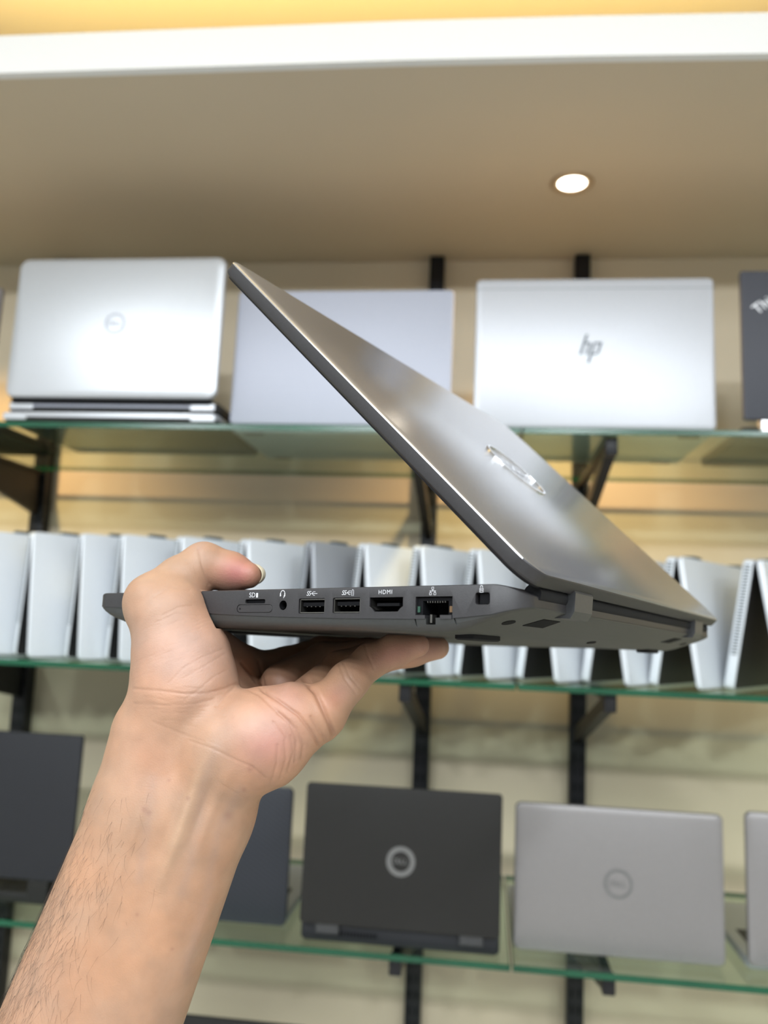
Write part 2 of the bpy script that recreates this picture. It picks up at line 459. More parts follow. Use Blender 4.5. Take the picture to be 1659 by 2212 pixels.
rj = [(0.1813, -0.0135), (0.1965, -0.0135), (0.1965, -0.0041), (0.1813, -0.0041)]; poly_cut(cb, rj, 0.013)
lock = rrect(0.0056, 0.0043, 0.0009, 4, 0.2055, -0.0072); poly_cut(cb, lock, 0.005)
cut(shell, cb)
cb = bmesh.new()
poly_cut(cb, [(0.1855, -0.0142), (0.1895, -0.0142), (0.1895, -0.0110), (0.1855, -0.0110)], 0.013)
for xx in (0.1806, 0.1968):      # grooves either side of the drop-down jaw
    poly_cut(cb, [(xx, -0.0118), (xx + 0.0005, -0.0118), (xx + (0.0016 if xx < 0.19 else 0.0022), -0.0152), (xx + (0.0009 if xx < 0.19 else 0.0012), -0.0152)][::-1], 0.0012)
cut(cover, cb)
for o in (shell, cover):
    for p in o.data.polygons: p.use_smooth = True
    o.data.set_sharp_from_angle(angle=math.radians(28))

def part(name, me, m, parent=LAP, smooth=None): return link(name, me, m, parent, smooth)
dpt = lambda y0, y1: [(y0, 0), (y1, 0)]
fm = lambda a, b, c: (a, c, b)
cr = part('card_slot', prism(inset(sd, 0.0002), dpt(0.0012, 0.0075), fm), 'port_black')
tr = part('sim_tray', prism(inset(tray, 0.00022), [(0.00045, 0), (0.0001, 0), (0.00002, 0.0001)][::-1], fm), 'dark_grey_shell')
part('pin_hole', prism([(0.0963 + 0.0004 * math.cos(i * math.pi / 6), -0.0080 + 0.0004 * math.sin(i * math.pi / 6)) for i in range(12)], dpt(-0.00003, 0.0003), fm), 'port_black', tr)
n = 24
V = []; F = []
for rad, y in ((0.00192, 0.0002), (0.00192, 0.009), (0.0014, 0.009), (0.0014, 0.0004)):
    V += [(0.1193 + rad * math.cos(2 * math.pi * i / n), y, -0.0067 + rad * math.sin(2 * math.pi * i / n)) for i in range(n)]
for k in range(3): F += [(k * n + i, k * n + (i + 1) % n, (k + 1) * n + (i + 1) % n, (k + 1) * n + i) for i in range(n)]
part('audio_jack', mesh_of(V, F), 'port_black', LAP, 180)
def usb(x0, z0):
    u = part('usb_port', prism(rrect(0.0129, 0.0060, 0.0005, 3, x0, z0), [(0.0118, 0), (0.0119, 0)], fm), 'port_black')
    for nm, (a0, a1, b0, b1), y0, y1, m in (('shield', (0.0004, 0.0125, 0.0054, 0.0058), 0.0006, 0.0115, 'port_metal'), ('shield', (0.0004, 0.0125, 0.0002, 0.0006), 0.0006, 0.0115, 'port_metal'),
                                 ('shield', (0.0002, 0.0006, 0.0002, 0.0058), 0.0006, 0.0115, 'port_metal'), ('shield', (0.0123, 0.0127, 0.0002, 0.0058), 0.0006, 0.0115, 'port_metal'),
                                 ('tongue', (0.0012, 0.0117, 0.0030, 0.0045), 0.0016, 0.0115, 'port_black')):
        link(nm, bm_mesh(box_bm(x0 + a0, x0 + a1, y0, y1, z0 + b0, z0 + b1)), m, u)
    for i in range(4):
        link('contact', bm_mesh(box_bm(x0 + 0.0026 + 0.0021 * i, x0 + 0.0032 + 0.0021 * i, 0.0019, 0.004, z0 + 0.0027, z0 + 0.0030)), 'port_metal', u)
usb(0.1273, -0.0101); usb(0.1440, -0.0100)
h = part('hdmi_port', prism(inset(hdmi, 0.0001), [(0.0098, 0), (0.0099, 0)], fm), 'port_black')
VF = strip_mesh(inset(hdmi, 0.0005), 0.0003, 0.009, lambda a, b, c: (a, c + 0.0006, b), closed=True)
link('shield', mesh_of(*VF), 'port_metal', h)
link('tongue', bm_mesh(box_bm(hx + 0.0024, hx + 0.0123, 0.0016, 0.0095, hz + 0.0022, hz + 0.0033)), 'port_black', h)
e = part('ethernet_port', bm_mesh(box_bm(0.1814, 0.1964, 0.0125, 0.0129, -0.0134, -0.0042)), 'port_black')
for nm, x0, x1, y0, y1, z0, z1, m in (('frame', 0.1815, 0.1963, 0.0012, 0.012, -0.0056, -0.0044, 'port_black'), ('frame', 0.1815, 0.1838, 0.0012, 0.012, -0.0112, -0.0056, 'port_black'),
                                 ('frame', 0.1944, 0.1963, 0.0012, 0.012, -0.0112, -0.0056, 'port_black'),
                                 ('status_light', 0.1818, 0.1828, 0.0007, 0.0012, -0.0098, -0.0076, 'led_green'), ('status_light', 0.1950, 0.1961, 0.0007, 0.0012, -0.0098, -0.0076, 'led_amber'),
                                 ('jaw', 0.1812, 0.1853, 0.0000, 0.006, -0.0122, -0.0108, 'dark_grey_shell'), ('jaw', 0.1915, 0.1962, 0.0000, 0.006, -0.0122, -0.0108, 'dark_grey_shell'),
                                 ('clip', 0.1872, 0.1880, 0.0006, 0.004, -0.0136, -0.0106, 'port_metal')):
    link(nm, bm_mesh(box_bm(x0, x1, y0, y1, z0, z1)), m, e)
for i in range(8):
    link('contact', bm_mesh(box_bm(0.18565 + 0.00103 * i, 0.18595 + 0.00103 * i, 0.0011, 0.0080, -0.0063, -0.0057)), 'port_metal', e)
part('lock_slot', bm_mesh(box_bm(0.2068, 0.2109, 0.0012, 0.0048, -0.0070, -0.0031)), 'port_black')

# printed symbols above the ports
def sym(VFs, label): 
    o = solid('port_symbol', merge(VFs), 'symbol_white', LAP); o['label'] = label; return o
off = lambda x, z: (lambda a, b, c: (x + a, -0.00005 - c, z + b))
def T(s, size, x, z, shear=0.0, space=1.0): return text_mesh(s, size, off(x, z), 0.0, shear, space)
def L(P, w, x, z, closed=False): return strip_mesh(P, w, 0.00002, off(x, z), closed)
def bx(x0, x1, z0, z1): return ([(x0, -0.00005, z0), (x1, -0.00005, z0), (x1, -0.00005, z1), (x0, -0.00005, z1)], [(0, 1, 2, 3)])
sym([T('SD', 0.0029, 0.1027, -0.0024), bx(0.1048, 0.1058, -0.0034, -0.0015)], 'printed SD card symbol')
arc = [(0.0011 * math.cos(math.radians(a)), 0.0013 * math.sin(math.radians(a))) for a in range(-60, 221, 20)]
sym([L(arc, 0.0003, 0.1189, -0.0020), bx(0.11745, 0.11795, -0.0031, -0.0018), bx(0.1197, 0.1202, -0.0031, -0.0018), L([(0.0010, -0.0011), (0.0004, -0.0018)], 0.0002, 0.1189, -0.0020)], 'printed headset symbol')
def ss(x, bat):
    p = [T('SS', 0.0026, x - 0.0012, -0.0022, 0.25, 0.85), L([(0, 0), (0.0032 if not bat else 0.0022, 0.0)], 0.0002, x, -0.0022), L([(0.0004, 0), (0.0012, 0.0007), (0.0022, 0.0007)], 0.0002, x, -0.0022),
         L([(0.0006, 0), (0.0013, -0.0007), (0.0020, -0.0007)], 0.0002, x, -0.0022)]
    if bat: p += [L([(0.0026, -0.0011), (0.0034, -0.0011), (0.0034, 0.0009), (0.0030, 0.0013), (0.0026, 0.0009)], 0.0002, x, -0.0022, True)]
    return p
sym(ss(0.1332, False), 'printed SS USB symbol'); sym(ss(0.1503, True), 'printed SS USB symbol with battery')
sym([T('HDMI', 0.0023, 0.1681, -0.0022, 0, 1.15)], 'printed HDMI lettering')
sq = lambda x, z, s: L([(-s, -s), (s, -s), (s, s), (-s, s)], 0.0002, x, z, True)
sym([sq(0.1884, -0.0011, 0.0004), sq(0.1875, -0.0031, 0.0004), sq(0.1893, -0.0031, 0.0004), L([(-0.0013, 0), (0.0013, 0)], 0.0002, 0.1884, -0.0021), L([(0, 0), (0, 0.0006)], 0.0002, 0.1884, -0.0021),
     L([(0, 0), (0, -0.0006)], 0.0002, 0.1875, -0.0021), L([(0, 0), (0, -0.0006)], 0.0002, 0.1893, -0.0021)], 'printed network symbol')
arc = [(0.00045 * math.cos(math.radians(a)), 0.0005 + 0.0007 * math.sin(math.radians(a))) for a in range(0, 181, 20)]
sym([L([(-0.00065, -0.0012), (0.00065, -0.0012), (0.00065, 0.0002), (-0.00065, 0.0002)], 0.0002, 0.2079, -0.0017, True), L(arc, 0.0002, 0.2079, -0.0017), T('N', 0.0012, 0.2079, -0.0022)], 'printed padlock symbol')

# deck: keyboard and touchpad
kb = bmesh.new()
for r_ in range(6):
    for c_ in range(15):
        w = 0.0185
        x = 0.100 + r_ * 0.0158; y = 0.022 + c_ * w
        box_bm(x + 0.0008, x + 0.0150, y + 0.0008, y + w - 0.0008, 0.0000, 0.0004, bm=kb)
k = part('keyboard', bm_mesh(kb), 'key_black'); k['kind'] = 'stuff'
part('touchpad', bm_mesh(box_bm(0.022, 0.078, 0.105, 0.210, 0.0, 0.0002)), 'lid_grey')

# lid
TH = math.radians(44.93); HX, HZ = 0.2244, -0.0011; LH = 0.2167; TL = 0.0064
du = np.array([-math.cos(TH), 0, math.sin(TH)]); dn = np.array([math.sin(TH), 0, math.cos(TH)]); hp = np.array([HX, 0, HZ])
def LID(u, v, w):
    p = hp + du * u + dn * w; return (p[0], v + p[1], p[2])
P = rrect(LH, LW, (0.011, 0.010, 0.010, 0.011), 10)
lid = part('lid', prism(P, [(0.0, 0.0012), (0.0008, 0.0003), (0.0016, 0.0), (TL - 0.0007, 0.0), (TL - 0.0002, 0.0003), (TL, 0.0009)], LID), ['lid_grey', 'dark_grey_shell'], LAP, 25)
for p in lid.data.polygons:
    p.material_index = 0 if p.normal.dot(Vector(dn)) > (0.4 if p.normal.dot(Vector(du)) > -0.25 else 0.9) else 1
link('gasket', prism(inset(P, 0.0016), [(-0.0007, 0), (0.0004, 0)], LID), 'rubber', lid)
Q = rrect(0.180, 0.296, 0.002, 3, 0.024, 0.0134)
link('screen', prism(Q, [(-0.0011, 0), (-0.0006, 0)], LID), 'screen_black', lid)
# ring logo with lettering on the lid
def ring_vf(cu, cv, r, w, f, z=0.0003, n=48):
    P = [(cu + r * math.cos(2 * math.pi * i / n), cv + r * math.sin(2 * math.pi * i / n)) for i in range(n)]
    return strip_mesh(P, w, z, f, True)
def dell_text(R, f):
    """four letters filling the ring, the second one tilted; f maps (right, up, out)"""
    s = R * 0.78; out = []
    for ch, dx, rot in (('D', -0.56, 0), ('E', -0.17, 38), ('L', 0.19, 0), ('L', 0.54, 0)):
        c, q = math.cos(math.radians(rot)), math.sin(math.radians(rot))
        out.append(text_mesh(ch, s, lambda a, b, h, dx=dx, c=c, q=q: f(R * dx + a * c - b * q, a * q + b * c, h), R * 0.02))
    return out
lg = lambda a, b, c: LID(LH / 2 + b + 0.0, LW / 2 + a, TL + c)      # seen from outside: right = +v, up = +u
RR = 0.0205
logo = link('logo', mesh_of(*merge([ring_vf(0, 0, RR, 0.0014, lg, 0.0006)] + dell_text(RR * 0.92, lg))), 'chrome', lid)
logo['label'] = 'round DELL emblem on the lid'

# hinges and rear details
nb = 16
bar = [(0.2205 + 0.0034 * math.cos(2 * math.pi * i / nb), -0.0022 + 0.0034 * math.sin(2 * math.pi * i / nb)) for i in range(nb)]
part('dark_gap_bar', prism(bar, [(0.016, 0), (LW - 0.016, 0)], lambda a, b, c: (a, c, b)), 'rubber', LAP, 60)  # added dark bar standing in for the shaded gap between lid and base
REAR = 0.2228
for y0 in (0.044, 0.257):
    me = prism([(0.2150, -0.0095), (0.2245, -0.0098), (0.2262, -0.0070), (0.2268, 0.0000), (0.2258, 0.0022), (0.2220, 0.0006), (0.2150, -0.004)][::-1], [(y0, 0), (y0 + 0.021, 0)], lambda a, b, c: (a, c, b))
    part('hinge', me, 'hinge_grey')
for y0 in (0.0505, 0.262):       # dark slot in the rear slope below the hinge
    x0, x1 = 0.2085, 0.2160; zs = lambda x: lerp(BOT, x) - 0.0002
    V = [(x0, y0 - 0.015, zs(x0)), (x1, y0 - 0.012, zs(x1)), (x1, y0 + 0.006, zs(x1)), (x0, y0 + 0.006, zs(x0))]
    V += [(a, b, c + 0.002) for a, b, c in V]
    part('hinge_slot', mesh_of(V, [(0, 1, 2, 3), (7, 6, 5, 4), (0, 4, 5, 1), (1, 5, 6, 2), (2, 6, 7, 3), (3, 7, 4, 0)]), 'port_black')
def foot(x, y, lx, ly):
    zb = lerp(BOT, x + lx / 2); part('rubber_foot', prism(rrect(lx, ly, min(lx, ly) * 0.45, 5, x, y), [(zb + 0.0015, 0), (zb - 0.0013, 0), (zb - 0.0018, 0.0006)], lambda a, b, c: (a, b, c)), 'rubber', LAP, 30)
foot(0.186, 0.020, 0.008, 0.030); foot(0.186, LW - 0.050, 0.008, 0.030); foot(0.030, 0.060, 0.007, 0.200)
for x, y in ((0.2095, 0.020), (0.2095, LW - 0.022), (0.198, 0.150)):
    zs = lerp(BOT, x)
    part('screw_recess', prism([(x + 0.0022 * math.cos(i * math.pi / 8), y + 0.0042 * math.sin(i * math.pi / 8)) for i in range(16)], [(0, 0), (1, 0)], lambda a, b, c: (a, b, lerp(BOT, a) - 0.0002 + 0.002 * c)), 'port_black')

# ================================================================== laptops on the shelves
def lid_geom(BL, BR, TL_, TR_, Y, tilt, zmin):
    """real width, height and position of an upright lid from its corner pixels, standing on the plane y = Y"""
    a, b = on_y(BL[0], BL[1], Y), on_y(BR[0], BR[1], Y)
    z = max((a.z + b.z) / 2, zmin)
    d = ray((TL_[0] + TR_[0]) / 2, (TL_[1] + TR_[1]) / 2)
    # ray meets the plane through (Y, z) leaning back by tilt
    t = math.tan(tilt); s = (Y - CAM[1] + t * (CAM[2] - z)) / (d[1] - t * d[2])
    p = CAM + s * d
    return (a.x + b.x) / 2, z, b.x - a.x, (p[2] - z) / math.cos(tilt)
def shelf_laptop(label, shelf, BL, BR, TL_, TR_, Y, lid_m, base_m, name='laptop', tilt=2.0, rad=0.009, th=0.007, depth=0.215, base_th=0.016, drop=True,
                 logo=None, logo_m=None, group=None, groove=False, rear=None, soft=0.0012, dark_gap=False):
    zt = SH[shelf]; t = math.radians(tilt)
    cx, z, w, h = lid_geom(BL, BR, TL_, TR_, Y, t, zt + (0.0015 if drop else base_th))
    r = empty(name, (cx, Y, zt + 0.0003), 0, label, 'laptop', group)
    z0 = z - zt
    f = lambda a, b, c: (a, math.sin(t) * b - math.cos(t) * c, z0 + math.cos(t) * b + math.sin(t) * c)   # c = towards the viewer
    P = rrect(w, h, rad, 8, -w / 2, 0)
    o = link('lid', prism(P, [(-th, 0.0008), (-th + 0.0008, 0), (-soft * 1.2, 0.0), (-soft * 0.45, soft * 0.35), (0.0, soft * 1.6)], f), lid_m, r, 40)
    link('screen', prism(rrect(w - 0.02, h - 0.03, 0.002, 2, -w / 2 + 0.01, 0.018), [(-th - 0.0004, 0), (-th + 0.0002, 0)], f), 'screen_black', o)
    if groove:
        link('antenna_strip', prism(rrect(w - 0.0012, 0.0006, 0.0002, 1, -w / 2 + 0.0006, h - 0.0155), [(-0.0008, 0), (0.00015, 0)], f), 'logo_slate', o)
    if logo:
        VF = logo(w, h, lambda a, b, c: f(a, b, c + 0.0002))
        lo = link('logo', mesh_of(*merge(VF)), logo_m, o)
    y1 = th + 0.004; zb = 0.0015
    # base, opened away from the viewer
    b = link('base', prism(rrect(w, depth, min(rad, 0.008), 6, -w / 2, y1), [(zb, 0.003), (zb + 0.004, 0.0), (base_th - 0.0008, 0.0), (base_th, 0.0006)]), base_m, r, 40)
    kb = bmesh.new()
    for i in range(5):
        for j in range(13):
            kw = (w - 0.03) / 13; kx = -w / 2 + 0.015 + j * kw; ky = y1 + 0.018 + i * 0.0165
            box_bm(kx + 0.001, kx + kw - 0.001, ky + 0.001, ky + 0.0155, base_th - 0.0002, base_th + 0.0006, bm=kb)
    k = link('keyboard', bm_mesh(kb), 'key_black', r); k['kind'] = 'stuff'
    link('touchpad', bm_mesh(box_bm(-0.05, 0.05, y1 + 0.13, y1 + 0.19, base_th - 0.0002, base_th + 0.0003)), base_m, r)
    for s in (-1, 1):
        for yy in (y1 + 0.012, y1 + depth - 0.02):
            link('rubber_foot', prism(rrect(0.03, 0.008, 0.003, 3, s * (w / 2 - 0.03) - 0.015, yy), [(0, 0.0005), (zb + 0.0006, 0)]), 'rubber', r)
    if dark_gap: link('dark_gap_bar', bm_mesh(box_bm(-w * 0.47, w * 0.47, th - 0.003, y1 + 0.012, base_th - 0.004, max(base_th, z0) + 0.003, 0.0015, 2)), rear or base_m, r)  # added bar that paints the black gap below the lid
    for s in () if dark_gap else (-1, 1):
        hw = 0.030
        link('hinge', bm_mesh(box_bm(s * w * 0.36 - hw / 2, s * w * 0.36 + hw / 2, th - 0.004 if not drop else th - 0.001, y1 + 0.008, base_th - 0.010 if not drop else 0.006, max(base_th, z0 + 0.004), 0.001, 1)), rear or base_m, r)
    return r, (cx, z, w, h, f, y1)
def dell_logo(R, up=0.5, ringw=0.16):
    def g(w, h, f):
        ff = lambda a, b, c: f(a, h * up + b, c)
        return [ring_vf(0, 0, R * (1 - ringw / 2), R * ringw, ff, 0.0004)] + dell_text(R * (1 - ringw), ff)
    return g
def hp_logo(w, h, f):
    # slanted bars of the letters h and p, lying just above the middle of the lid
    H = 0.030; k = 0.30; cx, cy = -0.003, h * 0.525
    def bar(x, y0, y1, t=0.0034):
        return ([f(cx + x + k * y0, cy + y0, 0.0002), f(cx + x + t + k * y0, cy + y0, 0.0002), f(cx + x + t + k * y1, cy + y1, 0.0002), f(cx + x + k * y1, cy + y1, 0.0002)], [(0, 1, 2, 3)])
    def top(x0, x1, y, t=0.0024):
        return ([f(cx + x0 + k * (y - t), cy + y - t, 0.0002), f(cx + x1 + k * (y - t), cy + y - t, 0.0002), f(cx + x1 + k * y, cy + y, 0.0002), f(cx + x0 + k * y, cy + y, 0.0002)], [(0, 1, 2, 3)])
    return [bar(-0.0130, -0.009, 0.020), bar(-0.0050, -0.009, 0.007), top(-0.0110, -0.0024, 0.009),
            bar(0.0010, -0.021, 0.007), bar(0.0095, -0.007, 0.009), top(0.0012, 0.0110, 0.009), top(0.0030, 0.0110, -0.0066)]
def think_logo(w, h, f):
    c, s = math.cos(math.radians(38)), math.sin(math.radians(38))
    return [text_mesh('ThinkPad', 0.020, lambda a, b, hh: f(-w / 2 + 0.047 + a * c - b * s, h - 0.036 + a * s + b * c, hh), 0.0002)]

TOPG = 'laptops on the top glass shelf'
LOWG = 'laptops on the lower glass shelf'
# top shelf
shelf_laptop('brownish grey laptop cut off by the left picture edge', 0, (-470, 905), (-30, 908), (-420, 622), (19, 622), 1.15, 'brown_grey', 'charcoal', rad=0.006, group=TOPG)
# the silver laptop stands open on a closed one
closed_z = SH[0]
def closed_laptop(label, px0, px1, py, Y, depth, h, z0):
    a, b = on_y(px0, py, Y), on_y(px1, py, Y)
    w = b.x - a.x
    r = empty('laptop', ((a.x + b.x) / 2, Y, z0), 0, label, 'laptop', TOPG)
    link('base', prism(rrect(w, depth, 0.008, 6, -w / 2, 0), [(0.0012, 0.004), (0.005, 0.0), (h * 0.52, 0.0)]), 'charcoal', r, 40)
    link('lid', prism(rrect(w, depth, 0.010, 6, -w / 2, 0), [(h * 0.56, 0.0), (h * 0.93, 0.0), (h, 0.0015)]), 'silver', r, 40)
    for s in (-1, 1): link('hinge_cover', bm_mesh(box_bm(s * w * 0.44 - 0.018, s * w * 0.44 + 0.018, -0.0012, 0.01, h * 0.28, h * 0.9, 0.001, 1)), 'silver', r)
    for s in (-1, 1):
        for yy in (0.02, depth - 0.03): link('rubber_foot', prism(rrect(0.03, 0.008, 0.003, 3, s * (w / 2 - 0.035) - 0.015, yy), [(0, 0.0005), (0.002, 0)]), 'rubber', r)
    return w
CH = 0.0165
closed_laptop('closed silver-topped laptop under the open silver one, lowest of its stack', 4, 466, 905, 1.108, 0.232, CH, SH[0] + 0.0003)
SH.append(SH[0] + CH + 0.0005)
r_, g_ = shelf_laptop('open silver laptop standing on a closed laptop at the left', 4, (7, 857), (465, 862), (47, 555), (486, 557), 1.104, 'silver', 'charcoal', rad=0.014, th=0.008, depth=0.232,
             base_th=0.017, soft=0.005, logo=dell_logo(0.0155, 0.52), logo_m='silver_lavender', group=TOPG, rear='port_black', drop=False, dark_gap=True)
link('rear_trim', bm_mesh(box_bm(-g_[2] / 2 + 0.004, g_[2] / 2 - 0.004, g_[5] - 0.0008, g_[5] + 0.004, 0.0085, 0.0155, 0.001, 1)), 'silver_lavender', r_)
for s in (-1, 1): link('hinge_cover', bm_mesh(box_bm(s * g_[2] * 0.43 - 0.018, s * g_[2] * 0.43 + 0.018, g_[5] - 0.0020, g_[5] + 0.003, 0.0045, 0.0150, 0.0015, 2)), 'silver', r_)
shelf_laptop('plain lavender-silver laptop behind the raised lid', 0, (495, 914), (972, 921), (516, 624), (979, 632), 1.14, 'silver_lavender', 'silver_lavender', rad=0.006, group=TOPG)
shelf_laptop('bright white-silver laptop with hp emblem on the top shelf', 0, (1021, 924), (1549, 929), (1030, 599), (1541, 603), 1.125, 'silver_white', 'silver', rad=0.007, group=TOPG,
             logo=hp_logo, logo_m='logo_slate', groove=True, soft=0.003)
shelf_laptop('dark slate laptop with slanted lettering at the right picture edge', 0, (1607, 906), (2080, 912), (1594, 580), (2075, 586), 1.14, 'thinkpad_grey', 'charcoal', rad=0.004, group=TOPG,
             logo=think_logo, logo_m='logo_silver', drop=False, rear='logo_silver')
# lower shelf
shelf_laptop('charcoal laptop at the left edge of the lower shelf, beside the forearm', 2, (-330, 1872), (148, 1906), (-330, 1558), (179, 1592), 1.145, 'charcoal_blue', 'charcoal', rad=0.004, drop=False, group=LOWG)
shelf_laptop('navy laptop with fine diagonal weave half hidden by the forearm', 2, (195, 1968), (616, 2008), (206, 1672), (629, 1706), 1.155, 'carbon_navy', 'silver_mid', rad=0.008, group=LOWG)
r_, g_ = shelf_laptop('black laptop with round silver emblem on the lower shelf', 2, (646, 1996), (1080, 2027), (664, 1690), (1087, 1718), 1.106, 'charcoal', 'charcoal_blue', rad=0.005, drop=False, group=LOWG,
             logo=dell_logo(0.0185, 0.48, 0.34), logo_m='logo_grey', rear='hinge_grey', base_th=0.024)
vb = bmesh.new()
for i in range(14): box_bm(-0.085 + i * 0.0042, -0.0825 + i * 0.0042, g_[5] - 0.0006, g_[5] + 0.003, 0.010, 0.016, bm=vb)
link('vent', bm_mesh(vb), 'port_black', r_)['kind'] = 'stuff'
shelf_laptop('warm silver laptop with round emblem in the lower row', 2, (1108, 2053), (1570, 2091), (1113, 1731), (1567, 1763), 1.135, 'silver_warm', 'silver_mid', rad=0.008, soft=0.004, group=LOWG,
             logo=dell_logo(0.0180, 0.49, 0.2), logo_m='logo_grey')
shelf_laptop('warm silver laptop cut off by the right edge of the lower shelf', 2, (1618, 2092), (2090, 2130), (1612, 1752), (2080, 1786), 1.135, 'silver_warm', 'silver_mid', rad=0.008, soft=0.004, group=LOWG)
# only its top edge shows at the bottom of the picture
shelf_laptop('dark laptop on the lowest shelf, only its top edge in view', 3, (180, 2590), (640, 2640), (170, 2187), (640, 2203), 1.15, 'charcoal', 'charcoal', rad=0.004, name='laptop')

# ------------------------------------------------------------------ tent-folded laptops in a row on the middle shelf
TY = 1.150
tops = [(-128, 1137), (-32, 1140), (70, 1143), (178, 1146), (265, 1148), (390, 1152), (530, 1158), (670, 1163), (785, 1167), (905, 1172), (1027, 1179), (1166, 1185), (1311, 1190), (1460, 1196), (1630, 1202)]
YAW = math.radians(35)
zt = SH[1]
gap = [b[0] - a[0] for a, b in zip(tops[:-1], tops[1:])]
words = ['first', 'second', 'third', 'fourth', 'fifth', 'sixth', 'seventh', 'eighth', 'ninth', 'tenth', 'eleventh', 'twelfth', 'thirteenth', 'fourteenth', 'fifteenth']
TL2, TWD = 0.200, 0.285
def tent_meshes():
    """x = along the hinge, away from the viewer; y = to the left; z up, apex at the top. right leg = lid, left leg = base"""
    hw = 0.022
    al = math.asin(hw / TL2)
    H = TL2 * math.cos(al)
    def leg(side, t, P, layers):
        ux, uz = side * math.sin(al), -math.cos(al)             # down the leg
        nx, nz = side * math.cos(al), math.sin(al)              # outwards
        return prism(P, layers, lambda a, b, c: (a, -(ux * b + nx * c), H + uz * b + nz * c))
    out = {}
    P = rrect(TWD, TL2 - 0.004, 0.007, 5, 0, 0.004)
    out['lid'] = leg(1, 0, P, [(0.0006, 0.0008), (0.0012, 0), (0.0052, 0), (0.0062, 0.0010)])
    out['screen'] = leg(1, 0, rrect(TWD - 0.003, TL2 - 0.010, 0.005, 3, 0.0015, 0.0085), [(-0.0002, 0), (0.0010, 0)])
    out['base'] = leg(-1, 0, P, [(0.0006, 0.0008), (0.0014, 0), (0.0095, 0), (0.0115, 0.002)])
    out['keyboard'] = leg(-1, 0, rrect(TWD - 0.003, TL2 - 0.010, 0.005, 3, 0.0015, 0.0085), [(-0.0002, 0), (0.0010, 0)])
    vb = bmesh.new()
    for i in range(30):
        b0 = 0.012 + i * 0.0046
        me = leg(-1, 0, [(-0.0007, b0), (0.004, b0), (0.004, b0 + 0.0023), (-0.0007, b0 + 0.0023)], [(0.0025, 0), (0.0085, 0)]); vb.from_mesh(me); bpy.data.meshes.remove(me)
    out['vent'] = bm_mesh(vb)
    hb = bmesh.new()
    box_bm(0.045, 0.072, -0.006, 0.009, H - 0.006, H + 0.0012, 0.002, 2, bm=hb)
    out['hinge'] = bm_mesh(hb)
    hb = bmesh.new(); box_bm(TWD - 0.072, TWD - 0.045, -0.006, 0.009, H - 0.006, H + 0.0012, 0.002, 2, bm=hb)
    out['hinge2'] = bm_mesh(hb)
    return out, H
tm, TH_ = tent_meshes()
for nm, m in (('lid', 'silver_pale'), ('screen', 'screen_black'), ('base', 'silver_pale'), ('keyboard', 'key_black'), ('vent', 'logo_slate'), ('hinge', 'logo_slate'), ('hinge2', 'logo_slate')):
    tm[nm].materials.append(M[m])
    tm[nm].polygons.foreach_set('use_smooth', [True] * len(tm[nm].polygons)); tm[nm].set_sharp_from_angle(angle=math.radians(35))
tmg = {k: v.copy() for k, v in tm.items()}
for k in ('lid', 'base'): tmg[k].materials[0] = M['silver_mid']
for i, (x, y) in enumerate(tops):
    p = on_y(x, y, TY)
    lab = 'pale silver laptop folded like a tent on the middle shelf, %s tent from the left' % words[i]
    if i == 7: lab = 'greyer tent-folded laptop on the middle shelf, eighth tent from the left'
    r = empty('tent_laptop', (p.x, TY, zt + 0.0012), math.pi / 2 - YAW + random.uniform(-0.008, 0.008), lab, 'laptop', 'tent-folded laptops on the middle shelf')
    src = tmg if i == 7 else tm
    for k in src: 
        c = bpy.data.objects.new({'hinge2': 'hinge'}.get(k, k), src[k]); COL.objects.link(c); c.parent = r
        if k == 'vent': c['kind'] = 'stuff'
    s = (p.z - zt) / (TH_ + 0.002); r.scale = (1, min(1.3, max(0.66, min(gap[max(i - 1, 0)], gap[min(i, 13)]) / 126.0)), s)

# ================================================================== the hand and forearm: one continuous surface
# points: photo pixel x, y, distance from the lens along the view axis (m), radius (mm)
def cp(q): return cam_pt(q[0], q[1], q[2])
VOX = 0.0009
PALM = [
    # forearm (two parallel bones give the flattened section)
    ([(322, 1750, .352), (-62, 2720, .325)], [24, 28]), ([(424, 1750, .352), (46, 2760, .325)], [24, 28]),
    ([(373, 1740, .356), (-8, 2740, .330)], [26, 29]),
    # wrist
    ([(345, 1590, .356), (322, 1750, .352)], [20.5, 24]), ([(470, 1640, .352), (424, 1750, .352)], [22, 24]), ([(410, 1590, .362), (373, 1740, .356)], [21, 25]),
    # ball of the thumb
    ([(366, 1332, .363), (392, 1420, .360)], [16.3, 19.8]), ([(392, 1420, .360), (400, 1490, .357)], [19.8, 21.8]), ([(400, 1490, .357), (372, 1600, .357)], [21.8, 21]),
    # heel of the hand on the little-finger side
    ([(510, 1614, .348), (570, 1592, .347)], [22.3, 20.0]), ([(570, 1592, .347), (640, 1554, .346)], [20.0, 14.3]), ([(640, 1554, .346), (690, 1546, .346)], [14.0, 10.0]),
    # palm and knuckle row
    ([(450, 1595, .366), (545, 1532, .392)], [18, 11.5]), ([(500, 1582, .360), (600, 1548, .372)], [17, 11.5]), ([(545, 1512, .408), (690, 1556, .366)], [11, 10]),
    ([(455, 1560, .376), (520, 1452, .410)], [15, 12]),
    ([(600, 1554, .364), (664, 1540, .355)], [9.5, 10.8]),
    # web between thumb and first finger
    ([(415, 1400, .374), (520, 1438, .402)], [13, 10.5]), ([(405, 1350, .374), (470, 1400, .392)], [9, 7]),
]
THUMB = [([(336, 1303, .366), (388, 1254, .374), (440, 1221, .381)], [13.2, 10.2, 10.0]), ([(440, 1221, .381), (500, 1236, .381), (536, 1243, .377)], [9.8, 8.6, 6.0]),
         ([(366, 1332, .363), (336, 1303, .366)], [15.5, 13.0]), ([(366, 1330, .364), (408, 1268, .376)], [13, 8.5])]
